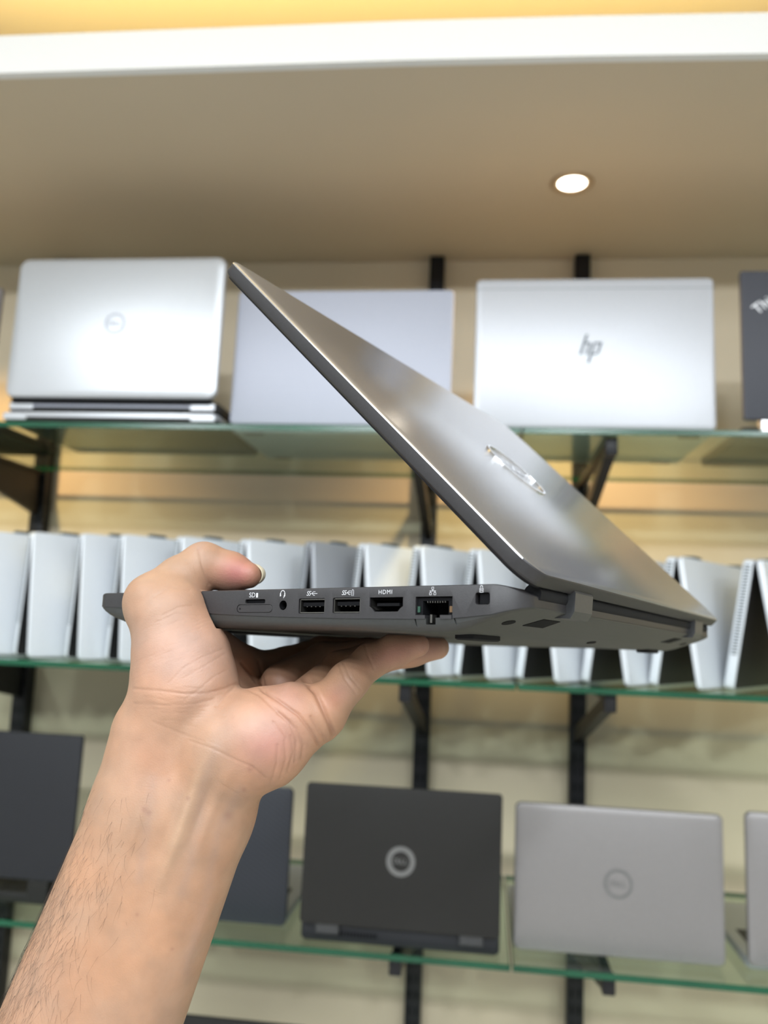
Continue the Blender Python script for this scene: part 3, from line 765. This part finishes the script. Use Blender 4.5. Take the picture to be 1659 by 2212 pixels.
FINGERS = [
    [([(700, 1534, .346), (752, 1472, .356), (800, 1428, .364), (855, 1404, .366), (903, 1394, .366)], [9.6, 8.2, 7.3, 7.0, 5.0])],
    [([(668, 1510, .368), (735, 1450, .386), (810, 1420, .396), (890, 1404, .400), (945, 1399, .400)], [10, 9.0, 8.0, 7.6, 5.6])],
    [([(610, 1478, .390), (700, 1430, .414), (790, 1415, .426), (870, 1409, .432), (925, 1404, .434)], [10.3, 9.3, 8.3, 7.8, 5.8])],
    [([(548, 1452, .408), (618, 1438, .424), (700, 1408, .440), (770, 1403, .452), (840, 1399, .460)], [10, 9.2, 8.4, 8.0, 6.0])],
]

def hand_mesh():
    lo = np.array([-0.195, 0.008, 0.285]); hi = np.array([0.040, 0.300, 0.475])
    n = np.ceil((hi - lo) / VOX).astype(int)
    ax = [lo[i] + VOX * np.arange(n[i]) for i in range(3)]
    BIG = np.float32(0.05)
    def field(chains, k, margin=0.014):
        D = np.full(n, BIG, np.float32)
        for pts, rad in chains:
            P = [cp(q) for q in pts]
            for a, b, ra, rb in zip(P[:-1], P[1:], rad[:-1], rad[1:]):
                ra, rb = ra * mm, rb * mm; rm = max(ra, rb) + margin
                i0 = np.clip(((np.minimum(a, b) - rm - lo) / VOX).astype(int), 0, n); i1 = np.clip(((np.maximum(a, b) + rm - lo) / VOX).astype(int) + 1, 0, n)
                if (i1 <= i0).any(): continue
                s = tuple(slice(p, q) for p, q in zip(i0, i1))
                X = (ax[0][s[0]] - a[0]).astype(np.float32)[:, None, None]; Y = (ax[1][s[1]] - a[1]).astype(np.float32)[None, :, None]; Z = (ax[2][s[2]] - a[2]).astype(np.float32)[None, None, :]
                d = (b - a).astype(np.float32); L2 = float(d @ d)
                t = np.clip((X * d[0] + Y * d[1] + Z * d[2]) / L2, 0, 1)
                q = np.sqrt((X - t * d[0]) ** 2 + (Y - t * d[1]) ** 2 + (Z - t * d[2]) ** 2) - (ra + t * (rb - ra))
                D[s] = smin(D[s], q, k)
        return D
    def smin(a, b, k):
        h = np.clip(0.5 + 0.5 * (b - a) / k, 0, 1)
        return (b + (a - b) * h - k * h * (1 - h)).astype(np.float32)
    D = field(PALM, 0.0055)
    D = smin(D, field(THUMB, 0.004), 0.005)
    Fg = None
    for f in FINGERS:
        g = field(f, 0.003)
        Fg = g if Fg is None else smin(Fg, g, 0.0008)
    D = smin(D, Fg, 0.0045)
    # naive surface nets
    ins = D < 0
    c = ins[:-1, :-1, :-1].astype(np.int8)
    tot = np.zeros(tuple(m - 1 for m in D.shape), np.int8)
    for i in (0, 1):
        for j in (0, 1):
            for k in (0, 1):
                tot += ins[i:i + D.shape[0] - 1, j:j + D.shape[1] - 1, k:k + D.shape[2] - 1]
    act = (tot > 0) & (tot < 8)
    ijk = np.argwhere(act)
    idx = np.full(tot.shape, -1, np.int32); idx[act] = np.arange(len(ijk))
    acc = np.zeros((len(ijk), 3)); cnt = np.zeros(len(ijk))
    C = [(i, j, k) for i in (0, 1) for j in (0, 1) for k in (0, 1)]
    val = {q: D[ijk[:, 0] + q[0], ijk[:, 1] + q[1], ijk[:, 2] + q[2]] for q in C}
    for q in C:
        for d_ in range(3):
            if q[d_] == 0:
                w = list(q); w[d_] = 1; w = tuple(w)
                a, b = val[q], val[w]; m = (a < 0) != (b < 0)
                t = a[m] / (a[m] - b[m])
                p = np.tile(np.array(q, float), (m.sum(), 1)); p[:, d_] += t
                acc[m] += p; cnt[m] += 1
    V = lo + VOX * (ijk + acc / cnt[:, None])
    F = []
    for d_ in range(3):
        u, v = (d_ + 1) % 3, (d_ + 2) % 3
        sl0 = [slice(None)] * 3; sl1 = [slice(None)] * 3; sl0[d_] = slice(0, -1); sl1[d_] = slice(1, None)
        cr = ins[tuple(sl0)] != ins[tuple(sl1)]
        e = np.argwhere(cr)
        ok = (e[:, u] > 0) & (e[:, v] > 0) & (e[:, u] < D.shape[u] - 1) & (e[:, v] < D.shape[v] - 1)
        e = e[ok]
        flip = ins[tuple(sl0)][e[:, 0], e[:, 1], e[:, 2]]
        def id_(du_, dv_):
            g = e.copy(); g[:, u] -= du_; g[:, v] -= dv_; return idx[g[:, 0], g[:, 1], g[:, 2]]
        q = np.stack([id_(1, 1), id_(0, 1), id_(0, 0), id_(1, 0)], 1)
        q[~flip] = q[~flip][:, ::-1]
        F.append(q)
    F = np.concatenate(F)
    return V, F

def smooth_verts(V, F, it, lam=0.5):
    e = np.concatenate([F[:, [0, 1]], F[:, [1, 2]], F[:, [2, 3]], F[:, [3, 0]]]); e = np.concatenate([e, e[:, ::-1]])
    deg = np.bincount(e[:, 0], minlength=len(V)).astype(float)[:, None]
    for i in range(it):
        S = np.stack([np.bincount(e[:, 0], weights=V[e[:, 1], k], minlength=len(V)) for k in range(3)], 1) / deg
        V = V + (lam if i % 2 == 0 else -lam * 1.04) * (S - V)
    return V
def normals(V, F):
    nn = np.cross(V[F[:, 2]] - V[F[:, 0]], V[F[:, 3]] - V[F[:, 1]])
    N = np.zeros_like(V)
    for k in range(4):
        for c in range(3): N[:, c] += np.bincount(F[:, k], weights=nn[:, c], minlength=len(V))
    return N / (np.linalg.norm(N, axis=1, keepdims=True) + 1e-12)
def split_quads(V, F):
    """one linear subdivision of a quad mesh"""
    nV = len(V)
    E = np.sort(np.concatenate([F[:, [0, 1]], F[:, [1, 2]], F[:, [2, 3]], F[:, [3, 0]]]), axis=1)
    key = E[:, 0].astype(np.int64) * nV + E[:, 1]
    uk, inv = np.unique(key, return_inverse=True)
    ev = np.stack([uk // nV, uk % nV], 1)
    Vn = np.concatenate([V, (V[ev[:, 0]] + V[ev[:, 1]]) / 2, V[F].mean(1)])
    m = len(F); e = [nV + inv[k * m:(k + 1) * m] for k in range(4)]; c = nV + len(ev) + np.arange(m)
    Fn = np.concatenate([np.stack([F[:, 0], e[0], c, e[3]], 1), np.stack([e[0], F[:, 1], e[1], c], 1), np.stack([c, e[1], F[:, 2], e[2]], 1), np.stack([e[3], c, e[2], F[:, 3]], 1)])
    return Vn, Fn

HV, HF = hand_mesh()
HV = smooth_verts(HV, HF, 6)
HV, HF = split_quads(HV, HF)
HV = smooth_verts(HV, HF, 4)
# where skin meets the laptop it flattens against it instead of passing through
LL = (HV - LT) @ LR
tt = np.interp(LL[:, 0], [a for a, b in TOP], [b for a, b in TOP]); bb = np.interp(LL[:, 0], [a for a, b in BOT], [b for a, b in BOT])
ins_ = (LL[:, 0] > XF) & (LL[:, 0] < XR) & (LL[:, 1] > -0.0003) & (LL[:, 1] < LW) & (LL[:, 2] < tt + 0.0003) & (LL[:, 2] > bb - 0.0003)
up_, dn_, fr_ = tt + 0.0003 - LL[:, 2], LL[:, 2] - bb + 0.0003, LL[:, 1] + 0.0003
best_ = np.argmin(np.stack([up_, dn_, fr_], 1), 1)
print('skin points pressed against the laptop:', ins_.sum(), 'deepest mm', (np.minimum(np.minimum(up_, dn_), fr_)[ins_].max() * 1000 if ins_.any() else 0))
for k_, (ax_i, dv) in enumerate(((2, up_), (2, -dn_), (1, -fr_))):
    q_ = ins_ & (best_ == k_); LL[q_, ax_i] += dv[q_]
HV = LL @ LR.T + LT
HN = normals(HV, HF)
HPX = np.stack([HV[:, 0] / HV[:, 2] * FPX + CX, HV[:, 1] / HV[:, 2] * FPX + CY], 1)
FACING = np.clip(-(HN * HV).sum(1) / np.linalg.norm(HV, axis=1), 0, 1)

def seg_dist(P, poly):
    d = np.full(len(P), 1e9)
    for (a, b) in zip(poly[:-1], poly[1:]):
        a = np.array(a, float); b = np.array(b, float); ab = b - a
        t = np.clip(((P - a) @ ab) / (ab @ ab), 0, 1)
        d = np.minimum(d, np.hypot(*(P - a - t[:, None] * ab).T))
    return d
# skin folds: polyline in photo pixels, half width px, depth mm
CREASES = [
    ([(289, 1488), (340, 1492), (400, 1499), (450, 1497), (487, 1487), (512, 1476)], 3.0, 0.9),
    ([(512, 1478), (490, 1500), (468, 1525)], 3.0, 0.7), ([(290, 1520), (350, 1524), (420, 1521), (462, 1510)], 2.6, 0.35),
    ([(398, 1512), (430, 1490), (462, 1462), (490, 1448)], 2.4, 0.30), ([(365, 1475), (400, 1440), (440, 1418), (482, 1402)], 2.4, 0.30), ([(395, 1465), (440, 1440), (487, 1412)], 2.2, 0.25),
    ([(410, 1600), (460, 1617), (510, 1642), (545, 1657), (572, 1680)], 2.8, 0.55), ([(330, 1560), (400, 1588), (440, 1602)], 2.6, 0.3),
    ([(429, 1186), (437, 1222), (452, 1262)], 3.4, 1.0), ([(350, 1330), (385, 1312), (415, 1308)], 2.2, 0.3), ([(330, 1290), (370, 1268), (410, 1275)], 2.6, 0.35), ([(335, 1345), (380, 1325), (430, 1330)], 2.2, 0.25),
    ([(522, 1432), (548, 1464), (566, 1490), (600, 1512), (645, 1545), (672, 1580), (690, 1612)], 3.8, 2.2),
    ([(560, 1430), (566, 1460), (572, 1492)], 3.6, 1.6), ([(515, 1480), (560, 1500), (590, 1528), (625, 1560), (640, 1600), (638, 1645)], 3.4, 1.3),
    ([(600, 1540), (640, 1575), (655, 1610), (652, 1640)], 3.2, 1.3), ([(590, 1560), (615, 1595), (618, 1640), (606, 1680)], 3.2, 0.9), ([(672, 1548), (690, 1580), (703, 1600)], 3.0, 1.2), ([(628, 1590), (634, 1625), (622, 1665)], 3.0, 0.8), ([(600, 1610), (598, 1650), (586, 1690)], 3.0, 0.6),
    ([(655, 1465), (682, 1495), (700, 1535), (714, 1568), (722, 1590)], 5.5, 4.0),
    ([(733, 1436), (745, 1466), (768, 1497)], 2.8, 0.55), ([(742, 1432), (756, 1462), (780, 1490)], 2.4, 0.4), ([(788, 1394), (795, 1416), (808, 1444)], 2.8, 0.6),
    ([(475, 1690), (520, 1720), (550, 1737)], 2.0, 0.25), ([(470, 1800), (520, 1825)], 2.0, 0.2), ([(400, 1945), (450, 1962)], 2.0, 0.2),
]
def ridge(poly, w, amp):
    # tendon or vein: a soft swelling that fades out at both ends
    t = np.linspace(0, 1, 60); pl = np.array(poly, float); L = np.r_[0, np.cumsum(np.hypot(*np.diff(pl, axis=0).T))]; L /= L[-1]
    P = np.stack([np.interp(t, L, pl[:, 0]), np.interp(t, L, pl[:, 1])], 1)
    m = np.where((HPX[:, 0] > pl[:, 0].min() - 60) & (HPX[:, 0] < pl[:, 0].max() + 60) & (HPX[:, 1] > pl[:, 1].min() - 60) & (HPX[:, 1] < pl[:, 1].max() + 60) & (FACING > 0.1))[0]
    d = np.hypot(HPX[m, None, 0] - P[None, :, 0], HPX[m, None, 1] - P[None, :, 1]); k = d.argmin(1)
    g = np.exp(-(d[np.arange(len(m)), k] / w) ** 2) * np.sin(math.pi * t[k]) ** 0.8
    out = np.zeros(len(HV)); out[m] = g
    HV[m] += HN[m] * (g * amp * mm)[:, None]
    return out
TENDON = ridge([(462, 1605), (440, 1650), (408, 1740), (372, 1840), (335, 1935)], 15, 1.6)
ridge([(505, 1650), (455, 1760), (415, 1870)], 12, 0.5); ridge([(432, 1670), (396, 1770), (360, 1870)][::-1], 8, 0.0)
ridge([(472, 1655), (438, 1745), (400, 1850)], 10, -0.7); ridge([(415, 1660), (375, 1760), (335, 1860)], 12, -0.5)
ridge([(330, 1640), (312, 1740), (270, 1860), (215, 2010)], 10, 0.45); ridge([(470, 1900), (430, 2010), (380, 2140)], 12, 0.4)
rng = np.random.default_rng(3)
for k_ in range(34):     # fine lines over the ball of the thumb
    x0 = rng.uniform(292, 440); y0 = rng.uniform(1330, 1470)
    CREASES.append(([(x0, y0), (x0 + 18, y0 - 9), (x0 + 38, y0 - 14)], 1.8, 0.14))
for k_ in range(26):     # and across the wrist
    x0 = rng.uniform(292, 440); y0 = rng.uniform(1478, 1570)
    CREASES.append(([(x0, y0), (x0 + 25, y0 + rng.uniform(-2, 7)), (x0 + 52, y0 + rng.uniform(-4, 12))], 1.8, 0.16))
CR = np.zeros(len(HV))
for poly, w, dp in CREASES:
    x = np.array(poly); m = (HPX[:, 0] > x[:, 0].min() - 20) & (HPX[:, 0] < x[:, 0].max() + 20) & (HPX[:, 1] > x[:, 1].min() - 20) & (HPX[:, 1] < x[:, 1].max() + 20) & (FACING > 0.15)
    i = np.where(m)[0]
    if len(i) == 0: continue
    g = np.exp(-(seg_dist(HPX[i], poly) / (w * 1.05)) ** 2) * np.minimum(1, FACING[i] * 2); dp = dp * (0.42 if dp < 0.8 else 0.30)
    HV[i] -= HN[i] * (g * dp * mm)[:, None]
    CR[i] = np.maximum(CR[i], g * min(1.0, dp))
# natural colour of the skin: pinker pads and fingertips, yellower tendon, faint veins; shade in the folds is painted darker
def blob(x, y, rx, ry, rot=0.0):
    c, s = math.cos(math.radians(rot)), math.sin(math.radians(rot))
    dx, dy = HPX[:, 0] - x, HPX[:, 1] - y
    return np.exp(-(((dx * c + dy * s) / rx) ** 2 + ((-dx * s + dy * c) / ry) ** 2))
base = np.array([0.375, 0.222, 0.136]); colr = np.tile(base, (len(HV), 1))
def tint(w, col): 
    global colr
    colr = colr * (1 - w[:, None]) + np.array(col) * np.array([0.67, 0.625, 0.60]) * w[:, None]
tint(0.75 * blob(400, 1420, 130, 110), (0.60, 0.405, 0.325))
tint(0.95 * blob(512, 1237, 44, 34), (0.54, 0.215, 0.19))
tint(0.85 * blob(580, 1600, 70, 60, -25), (0.60, 0.315, 0.26)); tint(0.5 * blob(550, 1560, 45, 35), (0.66, 0.46, 0.36))
tint(0.6 * blob(625, 1505, 50, 40, 30), (0.58, 0.32, 0.25)); tint(0.6 * blob(725, 1505, 40, 26, -45), (0.58, 0.31, 0.235))
tint(0.7 * blob(850, 1412, 60, 26, -18), (0.52, 0.25, 0.195)); tint(0.5 * blob(930, 1400, 30, 26), (0.50, 0.27, 0.22))
tint(0.5 * blob(330, 1640, 75, 60, 60), (0.60, 0.36, 0.25))
tint(0.35 * blob(335, 1230, 70, 30, -31), (0.60, 0.43, 0.29)); tint(0.4 * blob(430, 1180, 20, 14), (0.60, 0.40, 0.31))
tint(0.55 * TENDON, (0.66, 0.455, 0.29))
for poly in ([(470, 1610), (440, 1690), (425, 1800), (395, 1930)], [(330, 1680), (318, 1790), (300, 1900)], [(520, 1700), (470, 1800), (450, 1920), (400, 2100)]):
    tint(0.22 * np.exp(-(seg_dist(HPX, poly) / 11) ** 2), (0.42, 0.32, 0.27))
tint(0.5 * blob(90, 2150, 130, 120), (0.60, 0.365, 0.235))
for x, y, r in ((312, 1748, 7), (322, 1756, 6), (365, 1686, 4), (408, 1724, 5), (492, 1762, 9), (540, 1660, 7), (527, 1706, 5), (296, 1976, 4), (372, 2050, 4)):
    tint(0.45 * blob(x, y, r, r), (0.36, 0.19, 0.14))
tint(0.30 * np.clip(CR, 0, 1), (0.34, 0.17, 0.12))  # shade of the creases, put into the skin colour

HW = HV @ RC + CAM           # camera space -> world
me = bpy.data.meshes.new('person')
me.vertices.add(len(HW)); me.vertices.foreach_set('co', HW.ravel())
me.loops.add(HF.size); me.loops.foreach_set('vertex_index', HF.ravel().astype(np.int32))
me.polygons.add(len(HF)); me.polygons.foreach_set('loop_start', np.arange(0, HF.size, 4, dtype=np.int32)); me.polygons.foreach_set('loop_total', np.full(len(HF), 4, np.int32))
me.update(calc_edges=True); me.validate()
att = me.color_attributes.new('skin', 'FLOAT_COLOR', 'POINT')
att.data.foreach_set('color', np.concatenate([np.clip(colr, 0, 1), np.ones((len(HV), 1))], 1).ravel())
me.polygons.foreach_set('use_smooth', np.ones(len(HF), bool))
def skin_mat():
    m = bpy.data.materials.new('skin'); m.use_nodes = True; nt = m.node_tree; b = nt.nodes['Principled BSDF']
    a = nt.nodes.new('ShaderNodeAttribute'); a.attribute_name = 'skin'
    tc = nt.nodes.new('ShaderNodeTexCoord')
    n1 = nt.nodes.new('ShaderNodeTexNoise'); n1.inputs['Scale'].default_value = 95; n1.inputs['Detail'].default_value = 5
    nt.links.new(tc.outputs['Object'], n1.inputs['Vector'])
    mr = nt.nodes.new('ShaderNodeMapRange'); mr.inputs['From Min'].default_value = 0.3; mr.inputs['From Max'].default_value = 0.7; mr.inputs['To Min'].default_value = 0.90; mr.inputs['To Max'].default_value = 1.08
    nt.links.new(n1.outputs['Fac'], mr.inputs[0])
    mx = nt.nodes.new('ShaderNodeVectorMath'); mx.operation = 'SCALE'
    nt.links.new(a.outputs['Color'], mx.inputs[0]); nt.links.new(mr.outputs[0], mx.inputs['Scale'])
    # blotchy warm and cool patches
    n2 = nt.nodes.new('ShaderNodeTexNoise'); n2.inputs['Scale'].default_value = 42; n2.inputs['Detail'].default_value = 4
    nt.links.new(tc.outputs['Object'], n2.inputs['Vector'])
    rp = nt.nodes.new('ShaderNodeValToRGB'); rp.color_ramp.elements[0].position = 0.36; rp.color_ramp.elements[1].position = 0.66
    rp.color_ramp.elements[0].color = (0.93, 0.95, 1.0, 1); rp.color_ramp.elements[1].color = (1.04, 0.96, 0.92, 1)
    nt.links.new(n2.outputs['Fac'], rp.inputs[0])
    mu = nt.nodes.new('ShaderNodeVectorMath'); mu.operation = 'MULTIPLY'
    nt.links.new(mx.outputs[0], mu.inputs[0]); nt.links.new(rp.outputs[0], mu.inputs[1])
    nt.links.new(mu.outputs[0], b.inputs['Base Color'])
    b.inputs['Roughness'].default_value = 0.48; b.inputs['Specular IOR Level'].default_value = 0.38
    b.inputs['Subsurface Weight'].default_value = 0.12; b.inputs['Subsurface Radius'].default_value = (1.0, 0.35, 0.18); b.inputs['Subsurface Scale'].default_value = 0.004
    vo = nt.nodes.new('ShaderNodeTexVoronoi'); vo.inputs['Scale'].default_value = 1400
    nt.links.new(tc.outputs['Object'], vo.inputs['Vector'])
    bp = nt.nodes.new('ShaderNodeBump'); bp.inputs['Strength'].default_value = 0.16; bp.inputs['Distance'].default_value = 0.0003
    nt.links.new(vo.outputs['Distance'], bp.inputs['Height']); nt.links.new(bp.outputs[0], b.inputs['Normal'])
    M['skin'] = m; return m
skin_mat()
hand = link('person', me, 'skin')
tag(hand, 'bare left forearm and hand holding up the dark laptop from below', 'person')

# thumb nail: a thin curved plate over the end of the thumb
V = []; F = []; na, nb = 14, 12
c0 = cam_pt(541, 1241, .3785); ex, ey, ez = 33 / FPX * .3785, 24.5 / FPX * .3785, 0.0060
for lay in (1.0, 0.93):
    for i in range(na + 1):
        for j in range(nb + 1):
            th = math.radians(-72 + 144 * i / na); ph = math.radians(-30 + 95 * j / nb)
            V.append(c2w(c0 + lay * np.array([ex * math.cos(th) * math.cos(ph), ey * math.sin(th), ez * math.cos(th) * math.sin(ph)])))
q = (na + 1) * (nb + 1)
for i in range(na):
    for j in range(nb):
        a = i * (nb + 1) + j
        F += [(a, a + 1, a + nb + 2, a + nb + 1), (q + a, q + a + nb + 1, q + a + nb + 2, q + a + 1)]
for i in range(na):
    a = i * (nb + 1); b = a + nb; F += [(a, a + nb + 1, q + a + nb + 1, q + a), (b, q + b, q + b + nb + 1, b + nb + 1)]
for j in range(nb):
    b = na * (nb + 1) + j; F += [(j, q + j, q + j + 1, j + 1), (b, b + 1, q + b + 1, q + b)]
mat('nail', (0.66, 0.58, 0.42), 0.3, var=0.04, scale=200)
link('thumb_nail', mesh_of(V, F), 'nail', hand, 60)

# fine dark hairs on the forearm
mat('hair', (0.030, 0.020, 0.015), 0.5)
rng = np.random.default_rng(11)
# arm axis in pixels: left and right outline of the forearm at height y
lx = lambda y: np.interp(y, [1690, 1746, 2185, 2400], [211, 186, 0, -90]); rx = lambda y: np.interp(y, [1690, 1750, 2212, 2400], [560, 555, 393, 330])
rel = (HPX[:, 0] - lx(HPX[:, 1])) / (rx(HPX[:, 1]) - lx(HPX[:, 1]))
ok = np.where((HPX[:, 1] > 1700) & (HPX[:, 1] < 2330) & (rel < 0.62) & (HN[:, 2] < 0.35) & (rel > -0.05))[0]
w = np.exp(-(np.clip(rel[ok], 0, 1) / 0.27) ** 2) * np.clip((HPX[ok, 1] - 1690) / 260, 0.12, 1)
pick = rng.choice(ok, 1300, replace=False, p=w / w.sum())
V = []; F = []
ax_ = cam_pt(120, 2400, .335) - cam_pt(330, 1850, .345); ax_ /= np.linalg.norm(ax_)
for i in pick:
    p = HV[i]; nrm = HN[i]; t = ax_ - nrm * (ax_ @ nrm); t /= np.linalg.norm(t); sd = np.cross(nrm, t)
    d = t + sd * rng.normal(0.0, 0.28) + nrm * rng.uniform(0.12, 0.35); d /= np.linalg.norm(d)
    L_ = rng.uniform(0.005, 0.0125); bend = sd * rng.normal(0, 0.25) - nrm * 0.22
    o = len(V)
    for s_ in range(5):
        u = s_ / 4; c = p + d * L_ * u + bend * L_ * u * u - nrm * 0.0003 * (s_ == 0); r_ = 0.000034 * (1 - 0.75 * u)
        for a in range(3):
            an = 2 * math.pi * a / 3; V.append(c + (sd * math.cos(an) + nrm * math.sin(an)) * r_)
    for s_ in range(4):
        for a in range(3):
            b = (a + 1) % 3; F.append((o + 3 * s_ + a, o + 3 * s_ + b, o + 3 * s_ + 3 + b, o + 3 * s_ + 3 + a))
V = np.array(V) @ RC + CAM
link('arm_hair', mesh_of(V, F), 'hair', hand)['kind'] = 'stuff'
